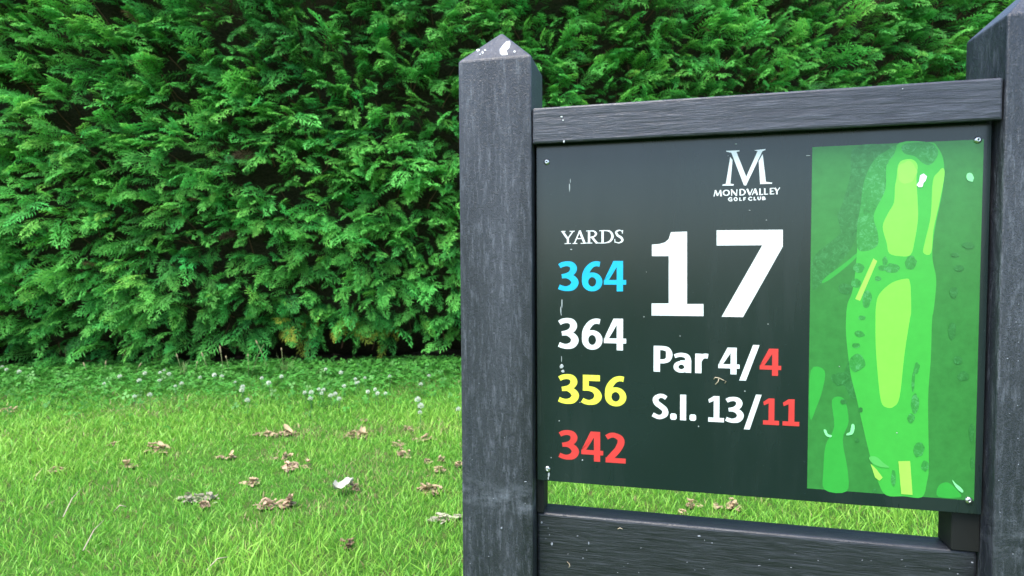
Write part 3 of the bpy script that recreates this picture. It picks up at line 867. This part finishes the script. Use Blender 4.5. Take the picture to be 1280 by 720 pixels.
def splat(name, pts3, parent, mat='drop'):
    """thin irregular raised patches; pts3: list of lists of 3-D corner points with outward normal along n"""
    bm = bmesh.new()
    for pts, nrm in pts3:
        nrm = Vector(nrm).normalized()
        lo = [bm.verts.new(Vector(p) - so_ + nrm * .0001) for p in pts]
        c = sum((Vector(p) for p in pts), Vector()) / len(pts)
        hi = [bm.verts.new(c + (Vector(p) - c) * .8 - so_ + nrm * .0007) for p in pts]
        n_ = len(pts)
        for k in range(n_): bm.faces.new((lo[k], lo[(k + 1) % n_], hi[(k + 1) % n_], hi[k]))
        bm.faces.new(hi)
    bmesh.ops.recalc_face_normals(bm, faces=bm.faces)
    return tag(link(name, bm_mesh(name, bm), M[mat], parent), kind='stuff' if len(pts3) > 1 else None)
def plane_hit(u, v, p0, nrm):
    d = ray(u, v); k = np.dot(np.array(p0) - CAM, nrm) / np.dot(d, nrm)
    return tuple(CAM + d * k)
# on the left post's cap, facing the camera
capn = np.array([0, -(ZA - ZC), D / 2]); capn /= np.linalg.norm(capn); capp = (-.05, 0, ZC)
c1 = lambda x, y: plane_hit(565 + x / 9., 30 + y / 9., capp, capn)
def rough_ring(cx, cy, rx, ry, n=11, seed=0):
    r_ = random.Random(seed + int(cx * 3 + cy))
    return [(cx + rx * r_.uniform(.65, 1.15) * math.cos(6.2832 * k / n), cy + ry * r_.uniform(.65, 1.15) * math.sin(6.2832 * k / n)) for k in range(n)]
sp = [([c1(*p) for p in ((538, 285), (572, 240), (610, 198), (650, 190), (656, 235), (640, 275), (612, 300), (628, 345), (560, 352), (540, 330))], capn)]
for cx_, cy_, rx, ry in ((292, 297, 24, 14), (345, 322, 12, 16), (372, 296, 14, 9), (705, 312, 13, 10), (318, 345, 9, 6)):
    sp.append(([c1(*p) for p in rough_ring(cx_, cy_, rx, ry)], capn))
for q_ in sp: splat('dropping', [q_], posts[0])
def face_spots(Y, spots, seed):
    out = []
    for u, v, ru, rv in spots:
        out.append(([(q := pan(a, b, Y)) is not None and (q[0], Y, q[1]) for a, b in rough_ring(u, v, ru, rv, 8, seed)], (0, -1, 0)))
    return out
PYF = PY - .0001
splat('residue', face_spots(PYF, [(712, 234, .9, 6), (713, 226, .6, 3), (702.5, 379, .9, 6), (701, 388, .8, 5), (701.5, 393, .6, 2), (702, 458, 2.6, 3.2), (703.5, 464, 2.2, 2.2), (702, 449, .5, 4),
     (686, 593, 1.5, 3.2), (685.5, 598, .9, 2), (699, 526, .8, .8), (689, 572, .6, .6), (728, 575, 1, 1), (714, 312, 1.3, 1), (805, 396, .8, .7), (931, 489, .9, .9), (873, 533, 1, .9), (808, 340, .5, .5), (910, 195, .6, .5),
     (958, 275, 1, .6), (725, 503, .7, .5), (1010, 194.5, 3.4, .6), (920, 180, 1.6, .6), (937, 263, 1.4, .5), (850, 420, 1, .5), (960, 405, 1, .5), (740, 470, .8, .6), (1049, 458, .6, .5), (1121, 541, .8, .6)], 3), panel, 'film')
splat('paint_speck', face_spots(RR, [(702, 146, 1.6, 1.4), (704, 150.5, 1.0, 1.2), (705, 177, 1.0, 1.8), (1128, 111, .8, .6)], 5), top_rail)
ls = []
rr_ = random.Random(8)
for i in range(30):
    t_ = rr_.random(); u = 676 + 540 * t_; v = 650 + 52 * t_ + rr_.random() * (66 - 45 * t_)
    ls.append((u, v, rr_.uniform(.3, 1.1), rr_.uniform(.2, .6)))
ls += [(690, 680, 1.6, 2.), (677, 653, 1.2, 1.4), (1215, 703, 1.6, 1.), (874, 670, 2.4, .9), (736, 679, .7, 2.2)]
splat('chip', face_spots(LR, ls, 9), low_rail, 'chip')
pcs = []
for i in range(12):
    pcs.append((580 + 84 * rr_.random(), 380 + 335 * rr_.random(), rr_.uniform(.25, .6), rr_.uniform(.25, .6)))
pcs += [(657, 602, 1.8, .6), (627, 660, 1.2, 1.4)]
splat('chip', face_spots(0., pcs, 11), posts[0], 'chip')
splat('chip', face_spots(0., [(1246 + 32 * rr_.random(), 300 + 410 * rr_.random(), rr_.uniform(.4, .9), rr_.uniform(.4, .9)) for i in range(12)], 12), posts[1], 'chip')
# dry fibre stuck on the panel below the par line
def fibre(name, pts, rad, parent, Y):
    w = [Vector((*(lambda q: (q[0], Y - .0008, q[1]))(pan(u, v, Y)),)) - so_ for u, v in pts]
    return link(name, bm_mesh(name, tube(w, [rad] * len(w), 5), True), M['straw_fibre'], parent)
fibre('dry_fibre', [(892, 474), (894, 471.5), (899, 472.5), (904, 475), (907.5, 476.5), (906, 479)], .0006, panel, PY)
fibre('dry_fibre', [(898.5, 473), (897.5, 477), (894, 480.5)], .0006, panel, PY)
fibre('dry_fibre', [(709, 702), (711.5, 704), (712.5, 707), (711, 709)], .0006, low_rail, LR)
fibre('dry_fibre', [(772, 661), (775, 659.5), (778, 661)], .0005, low_rail, LR)

# ------------------------------------------------------------------ small things on the lawn
M['dry'] = leafy('dry_leaf_litter', .15, .8, .2, .25, 60)
def clump_mesh(seed, L, H, colr, n=150):
    """loose clump of dry leaf flakes and straw slivers"""
    r = np.random.default_rng(seed)
    V, F, C = [], [], []
    lobes = [(r.normal(0, .26) * L, r.normal(0, .14) * L, r.uniform(.12, .30) * L, r.uniform(.35, 1.)) for _ in range(5)]
    for i in range(n):
        lx, ly, lr_, lh = lobes[r.integers(0, 5)]
        cx_, cy_ = lx + r.normal(0, .55) * lr_, ly + r.normal(0, .4) * lr_
        zc = H * lh * r.uniform(.15, .9) * math.exp(-((cx_ - lx) ** 2 + (cy_ - ly) ** 2) / (lr_ ** 2 + 1e-9))
        th = r.normal(0, .8); l_ = L * r.uniform(.12, .34); w_ = r.uniform(.0014, .0034) * (2.6 if r.random() < .3 else 1); bend = r.normal(0, .3)
        t0 = len(V); up = r.normal(0, .3)
        for t in (-1, 0, 1):
            x, y = t * l_ * .5, bend * l_ * .25 * (1 - t * t)
            px_, py_ = cx_ + x * math.cos(th) - y * math.sin(th), cy_ + x * math.sin(th) + y * math.cos(th)
            z = max(.003, zc + up * x - .25 * l_ * t * t)
            for sg in (1, -1):
                V.append((px_ - sg * w_ * math.sin(th), py_ + sg * w_ * math.cos(th), z + sg * w_ * .4 * r.normal()))
        for k in (0, 2): F.append((t0 + k, t0 + k + 1, t0 + k + 3, t0 + k + 2))
        c = np.array(colr) * r.uniform(.6, 1.2)
        C += [c] * 6
    for i in range(int(r.integers(3, 7))):                    # curled leaf flakes
        lx, ly, lr_, lh = lobes[r.integers(0, 5)]
        fl = max(.016, L * r.uniform(.26, .48)); fw = fl * r.uniform(.35, .6); th = r.uniform(0, 6.28); curl = r.uniform(.25, .8); tilt = float(np.clip(r.normal(0, .3), -.55, .55)); c = np.array(colr) * r.uniform(.9, 1.35)
        t0 = len(V); zb_ = H * lh * r.uniform(.2, .7) + .006; ph = r.uniform(0, 6)
        for a in range(6):
            t = a / 5 - .5; hw = fw * .5 * math.cos(t * 2.7) ** .6
            for b in range(4):
                q = (b - 1.5) / 1.5; x, y = t * fl, q * hw
                z = zb_ + curl * fl * (q * q * .28 + t * t * .5) + x * tilt + .05 * fl * math.sin(9 * t + ph + 2 * q)
                V.append((lx + x * math.cos(th) - y * math.sin(th), ly + x * math.sin(th) + y * math.cos(th), max(.004, z))); C.append(c * r.uniform(.85, 1.1))
        for a in range(5):
            for b in range(3): F.append((t0 + a * 4 + b, t0 + a * 4 + b + 1, t0 + a * 4 + b + 5, t0 + a * 4 + b + 4))
    return np_mesh('dry_leaf_clump', np.array(V), np.array(F), np.array(C))
tan, grey, pink = (.44, .33, .20), (.40, .37, .27), (.47, .33, .22)
CL = [  # px x, px y, px width, relative height, colour, label
 (203, 556, 28, .55, tan, None), (356, 563, 15, 1.1, tan, None), (365, 576, 30, .55, pink, 'flat pinkish tan clump of dry leaves beside an upright one'),
 (319, 597, 22, .6, tan, None), (344, 628, 42, .55, pink, 'largest spread clump of tan dry leaves on open lawn'),
 (531, 612, 38, .5, tan, None), (503, 562, 22, .6, tan, None), (499, 549, 12, .8, tan, None), (551, 571, 12, 1.0, tan, None), (552, 584, 13, .8, tan, None),
 (533, 573, 14, .6, tan, None), (572, 577, 12, .9, tan, None), (548, 650, 30, .4, grey, None), (438, 680, 15, .9, (.24, .17, .10), 'dark brown clump of dry leaves sunk in grass'),
 (255, 628, 16, .6, pink, None), (243, 616, 36, .2, grey, 'flat pale grey mat of old dry leaves on lawn'), (345, 535, 34, .25, tan, None), (447, 536, 34, .25, tan, None),
 (527, 541, 30, .3, tan, None), (10, 509, 18, .35, tan, None), (70, 582, 14, .45, tan, None), (160, 574, 18, .4, tan, None), (143, 550, 14, .5, tan, None),
 (285, 562, 16, .4, tan, None), (508, 528, 10, .7, pink, None), (457, 517, 10, .5, pink, None), (865, 629, 18, .7, tan, None), (916, 630, 26, .6, tan, None), (853, 641, 12, .9, tan, None)]
for i, (u, v, w, hh, cc_, lb) in enumerate(CL):
    q = gnd(u, v, .02); d = np.linalg.norm(q - CAM); L = max(.026, w * d / FPX * .88)
    o = link('dry_leaf_clump', clump_mesh(300 + i, L, max(.016, L * hh * .8), cc_, int(20 + 500 * L)), M['dry'], None, (q[0], q[1], float(ground_z(q[:1], q[1:2])[0]) + .007))
    o.rotation_euler = (0, 0, YAW + random.uniform(-.4, .4))
    if not lb:
        if v < 545 and hh <= .35: lb = 'thin flat streak of dry leaves in grass just short of the clover'
        elif u > 800: lb = 'tan clump of dry leaves on lawn behind the gap below the panel'
        elif cc_ is grey: lb = 'faded greyish mat of old dry leaves pressed into the lawn'
        elif cc_ is pink: lb = 'small pinkish scrap of dry leaves on the lawn'
        elif u > 495 and w < 25: lb = 'small tan clump of dry leaves among those beside the post splashed with droppings'
        elif u > 495: lb = 'wide tan clump of dry leaves beside the post splashed with droppings'
    tag(o, lb or 'small clump of curled tan dry leaves lying on the lawn', 'leaf clump', 'clumps of dry leaves on the lawn')
# pale crumpled leaf
def crumpled_leaf(seed, L):
    r = np.random.default_rng(seed); n = 9
    V = []
    for i in range(n):
        t = i / (n - 1); half = .32 * math.sin(math.pi * min(1, t * .93 + .05)) ** .8
        for j in range(5):
            s = (j - 2) / 2
            V.append(((t - .5) * L, s * half * L, L * (.10 + .20 * abs(s) ** 1.5 + .13 * math.sin(5 * t + seed) + r.normal(0, .05))))
    gi = np.arange(n * 5).reshape(n, 5)
    F = np.stack([gi[:-1, :-1], gi[:-1, 1:], gi[1:, 1:], gi[1:, :-1]], -1).reshape(-1, 4)
    return np_mesh('fallen_leaf', np.array(V), F, smooth=True)
q = gnd(430, 611, .02)
o = link('fallen_leaf', crumpled_leaf(3, .065), plain('pale_leaf', (.50, .48, .40), .7, .2), None, (q[0], q[1], .026)); o.rotation_euler = (.25, -.1, .5)
tag(o, 'pale cream crumpled fallen leaf lying among tan dry leaves', 'leaf')
q = gnd(444, 611, .02)
o = link('dry_leaf_clump', clump_mesh(391, .05, .03, (.33, .25, .15), 30), M['dry'], None, (q[0], q[1], .016))
tag(o, 'small clump of curled tan dry leaves lying on the lawn', 'leaf clump', 'clumps of dry leaves on the lawn')
# pale dry stalks fallen on the grass
for (u0, v0, u1, v1) in ((79, 646, 101, 611), (258, 713, 286, 696), (142, 640, 158, 633), (104, 688, 130, 650)):
    a, b = gnd(u0, v0, .035), gnd(u1, v1, .05); m_ = (a + b) / 2; m_[2] += .012
    o = link('straw_stalk', bm_mesh('straw_stalk', tube([Vector(p - a) for p in (a, m_, b)], [.0017, .0015, .0007], 5), True), M['straw_fibre'], None, tuple(a))
    tag(o, 'single pale dry grass stalk lying across the mown lawn', 'grass stalk', 'dry stalks on the lawn')

# white clover flowers
M['stem'] = plain('clover_stem', (.06, .17, .05), .6, .3)
def petal_head():
    r = np.random.default_rng(5); V, F, C = [], [], []
    for i in range(46):
        z = 1 - 1.55 * (i + .5) / 46; a = i * 2.39996; rr = math.sqrt(max(0, 1 - z * z))
        d = np.array([rr * math.cos(a), rr * math.sin(a), z]); s = np.cross(d, [0, 0, 1.]); s /= np.linalg.norm(s) + 1e-6
        t0 = len(V); w = .0021
        for p in (d * .003, d * .0085 + s * w, d * .0118 + np.array([0, 0, .0018]), d * .0085 - s * w): V.append(p)
        F.append((t0, t0 + 1, t0 + 2, t0 + 3)); c = np.array([.76, .78, .70]) * r.uniform(.85, 1.05)
        C += [c * np.array([.8, .95, .75]), c, c, c]
    me = np_mesh('flower_head', np.array(V), np.array(F), np.array(C)); me.materials.append(leafy('clover_petals', .25, .6, .3, .08, 30))
    return me
head_me = petal_head()
stem_me = bm_mesh('stem', tube([Vector((0, 0, 0)), Vector((.004, 0, .05)), Vector((0, 0, 1.0))], [.0013, .0012, .0011], 5), True)
stem_me = bm_mesh('stem', tube([Vector((0, 0, -.10)), Vector((.003, .001, -.05)), Vector((0, 0, -.003))], [.0013, .0012, .0011], 5), True)
stem_me.materials.append(M['stem'])
FL = [(8, 462), (3, 459), (24, 465), (130, 480), (181, 467), (174, 476), (187, 494), (200, 466), (205, 463), (211, 468), (219, 483), (227, 480), (199, 476), (250, 472), (268, 469), (277, 471), (294, 478), (303, 484), (302, 488), (327, 473), (336, 479), (309, 501), (381, 491), (389, 491), (398, 487), (404, 488), (402, 492), (388, 499),
      (413, 495), (419, 493), (424, 499), (426, 466), (407, 462), (444, 474), (448, 478), (456, 473), (445, 479), (460, 490), (469, 487), (472, 492), (482, 492), (487, 471), (526, 481), (525, 516), (573, 512), (430, 483), (168, 496), (150, 471), (352, 471), (536, 470)]
fl0 = None
for i, (u, v) in enumerate(FL):
    z = rng.uniform(.06, .10)
    q = gnd(u, v, z)
    nd_ = (q[:2] - HO) @ HN
    if nd_ < .02:                                   # keep the stem in front of the hedge foot: taller stem on the same line of sight
        d = ray(u, v); k = ((HO + HN * .03 - CAM[:2]) @ HN) / (d[:2] @ HN); q = CAM + d * k; z = q[2]
    e = empty('clover_flower', (q[0], q[1], q[2] - .1))
    tag(e, 'round white clover flower rising from the clover at the hedge foot', 'flower', 'white clover flowers along the hedge foot')
    s_ = float(rng.uniform(.7, 1.3))
    hd = link('flower_head', head_me, None, e, (0, 0, .1)); hd.scale = (s_,) * 3; hd.rotation_euler = (rng.uniform(-.4, .4), rng.uniform(-.4, .4), rng.uniform(0, 6))
    st = link('stem', stem_me, None, e, (0, 0, .1)); st.scale = (1, 1, max(.6, z / .1))
for (u, v) in ((522, 500), (526, 508)):
    q = gnd(u, v, .06); e = empty('clover_flower', (q[0], q[1], q[2] - .1))
    tag(e, 'large fluffy white clover head in shorter grass beyond the clover', 'flower', 'fluffy clover heads in the grass')
    hd = link('flower_head', head_me, None, e, (0, 0, .1)); hd.scale = (1.5,) * 3
    st = link('stem', stem_me, None, e, (0, 0, .1)); st.scale = (1, 1, .7)

# tall seeding grasses and a broad weed leaf at the hedge foot
M['seed'] = plain('seed_head', (.36, .29, .16), .8, .2)
M['stalk'] = plain('green_stalk', (.20, .24, .09), .6, .3)
def tall_grass(u, v, utop, vtop, head, label):
    b = gnd(u, v); nd_ = (b[:2] - HO) @ HN
    b[:2] += HN * max(0, .04 - nd_)
    d = ray(utop, vtop); k = ((b[:2] - CAM[:2]) @ HN) / (d[:2] @ HN); t = CAM + d * k
    e = empty('tall_grass_stem', tuple(b)); tag(e, label, 'tall grass', 'tall seeding grasses at the hedge foot')
    t = Vector(t - b); mid = t * .55 + Vector((0, 0, .25 * abs(t.x) * .5 + .01))
    link('stalk', bm_mesh('stalk', tube([Vector((0, 0, -.01)), mid, t], [.0020, .0018, .0014], 5), True), M['stalk'], e)
    dirn = (t - mid).normalized()
    if head: link('seed_head', bm_mesh('seed_head', tube([t - dirn * .008, t + dirn * .008, t + dirn * head * .6, t + dirn * head], [.001, .005, .0045, .001], 6), True), M['seed'], e)
TG = 'thin straw coloured grass stem with seed head against dark hedge foot'
for a in ((228, 472, 222, 447, .03), (233, 474, 229, 452, 0), (262, 472, 254, 446, .035), (280, 474, 276, 441, .05), (288, 472, 283, 448, .02), (311, 476, 310, 446, .02), (338, 470, 322, 430, .03), (312, 474, 330, 430, .0), (131, 474, 132, 456, .03), (168, 474, 174, 458, .03), (243, 475, 246, 455, .02), (355, 470, 352, 438, .02), (110, 474, 106, 458, .03)):
    tall_grass(*a, TG)
def blade_tuft(u, v, n, hpx, label):
    b = gnd(u, v); nd_ = (b[:2] - HO) @ HN; b[:2] += HN * max(0, .05 - nd_)
    sc_ = np.linalg.norm(b - CAM) / FPX; V, F = [], []
    r = np.random.default_rng(int(u))
    for i in range(n):
        a = r.uniform(0, 6.28); H_ = hpx * sc_ * r.uniform(.6, 1.05); ln = H_ * r.uniform(.1, .45); w = .0032; t0 = len(V)
        p = np.array([r.normal(0, .02), r.normal(0, .02), 0])
        for t in (0, .33, .66, 1.):
            c = p + np.array([math.cos(a) * ln * t * t, math.sin(a) * ln * t * t, H_ * (t - .12 * t * t)])
            for sg in (1, -1): V.append(c + sg * w * (1 - .9 * t) * np.array([RGT[0], RGT[1], 0]))
        for k in (0, 2, 4): F.append((t0 + k, t0 + k + 1, t0 + k + 3, t0 + k + 2))
    V = np.array(V); o = link('grass_tuft', np_mesh('grass_tuft', V, np.array(F), np.tile([.16, .26, .07], (len(V), 1)) * np.random.default_rng(2).uniform(.7, 1.2, (len(V), 1))), M['grass'], None, tuple(b))
    tag(o, label, 'grass tuft')
blade_tuft(357, 474, 16, 34, 'upright tuft of long grass blades under the hedge gap coloured yellow for sunlight beyond')
blade_tuft(228, 476, 9, 28, 'sparse leaning tuft of long grass before the dark hedge opening')
blade_tuft(392, 476, 9, 18, 'short tuft of long grass beside the broad round leaf')
def broad_leaf(u, v, wpx, label, tilt):
    b = hpt(hpix(u, v)[0], .05, 0)[0]
    sc_ = np.linalg.norm(b - CAM) / FPX; W = wpx * sc_
    z = hpix(u, v)[1]
    e = empty('broadleaf_weed', tuple(b)); tag(e, label, 'weed')
    V = []; n, m_ = 8, 5
    for i in range(n):
        t = i / (n - 1); hw = W * .5 * math.sin(math.pi * (.06 + .9 * t)) ** .6
        for j in range(m_):
            s = (j - 2) / 2; V.append((s * hw, .22 * W * abs(s) - .2 * W * t * t, (t - .5) * W * 1.15))
    gi = np.arange(n * m_).reshape(n, m_); F = np.stack([gi[:-1, :-1], gi[:-1, 1:], gi[1:, 1:], gi[1:, :-1]], -1).reshape(-1, 4)
    lf = link('leaf', np_mesh('leaf', np.array(V), F, np.tile([.075, .17, .085], (len(V), 1)), smooth=True), leafy('weed_leaf', .25, .5, .4, .15, 30), e, (0, 0, z)); lf.rotation_euler = (-.3, tilt, YAW + .3)
    link('stalk', bm_mesh('stalk', tube([Vector((0, .01, -.01)), Vector((.002, .005, z * .5)), Vector((0, 0, z - W * .5))], [.002, .002, .0015], 5), True), M['stem'], e)
broad_leaf(451, 461, 15, 'broad round grey green weed leaf at the dark hedge foot', .1)
broad_leaf(473, 468, 14, 'smaller dull weed leaf beside the round one', .5)

# ------------------------------------------------------------------ render
scene.render.engine = 'CYCLES'
scene.cycles.max_bounces = 6
scene.cycles.transparent_max_bounces = 4
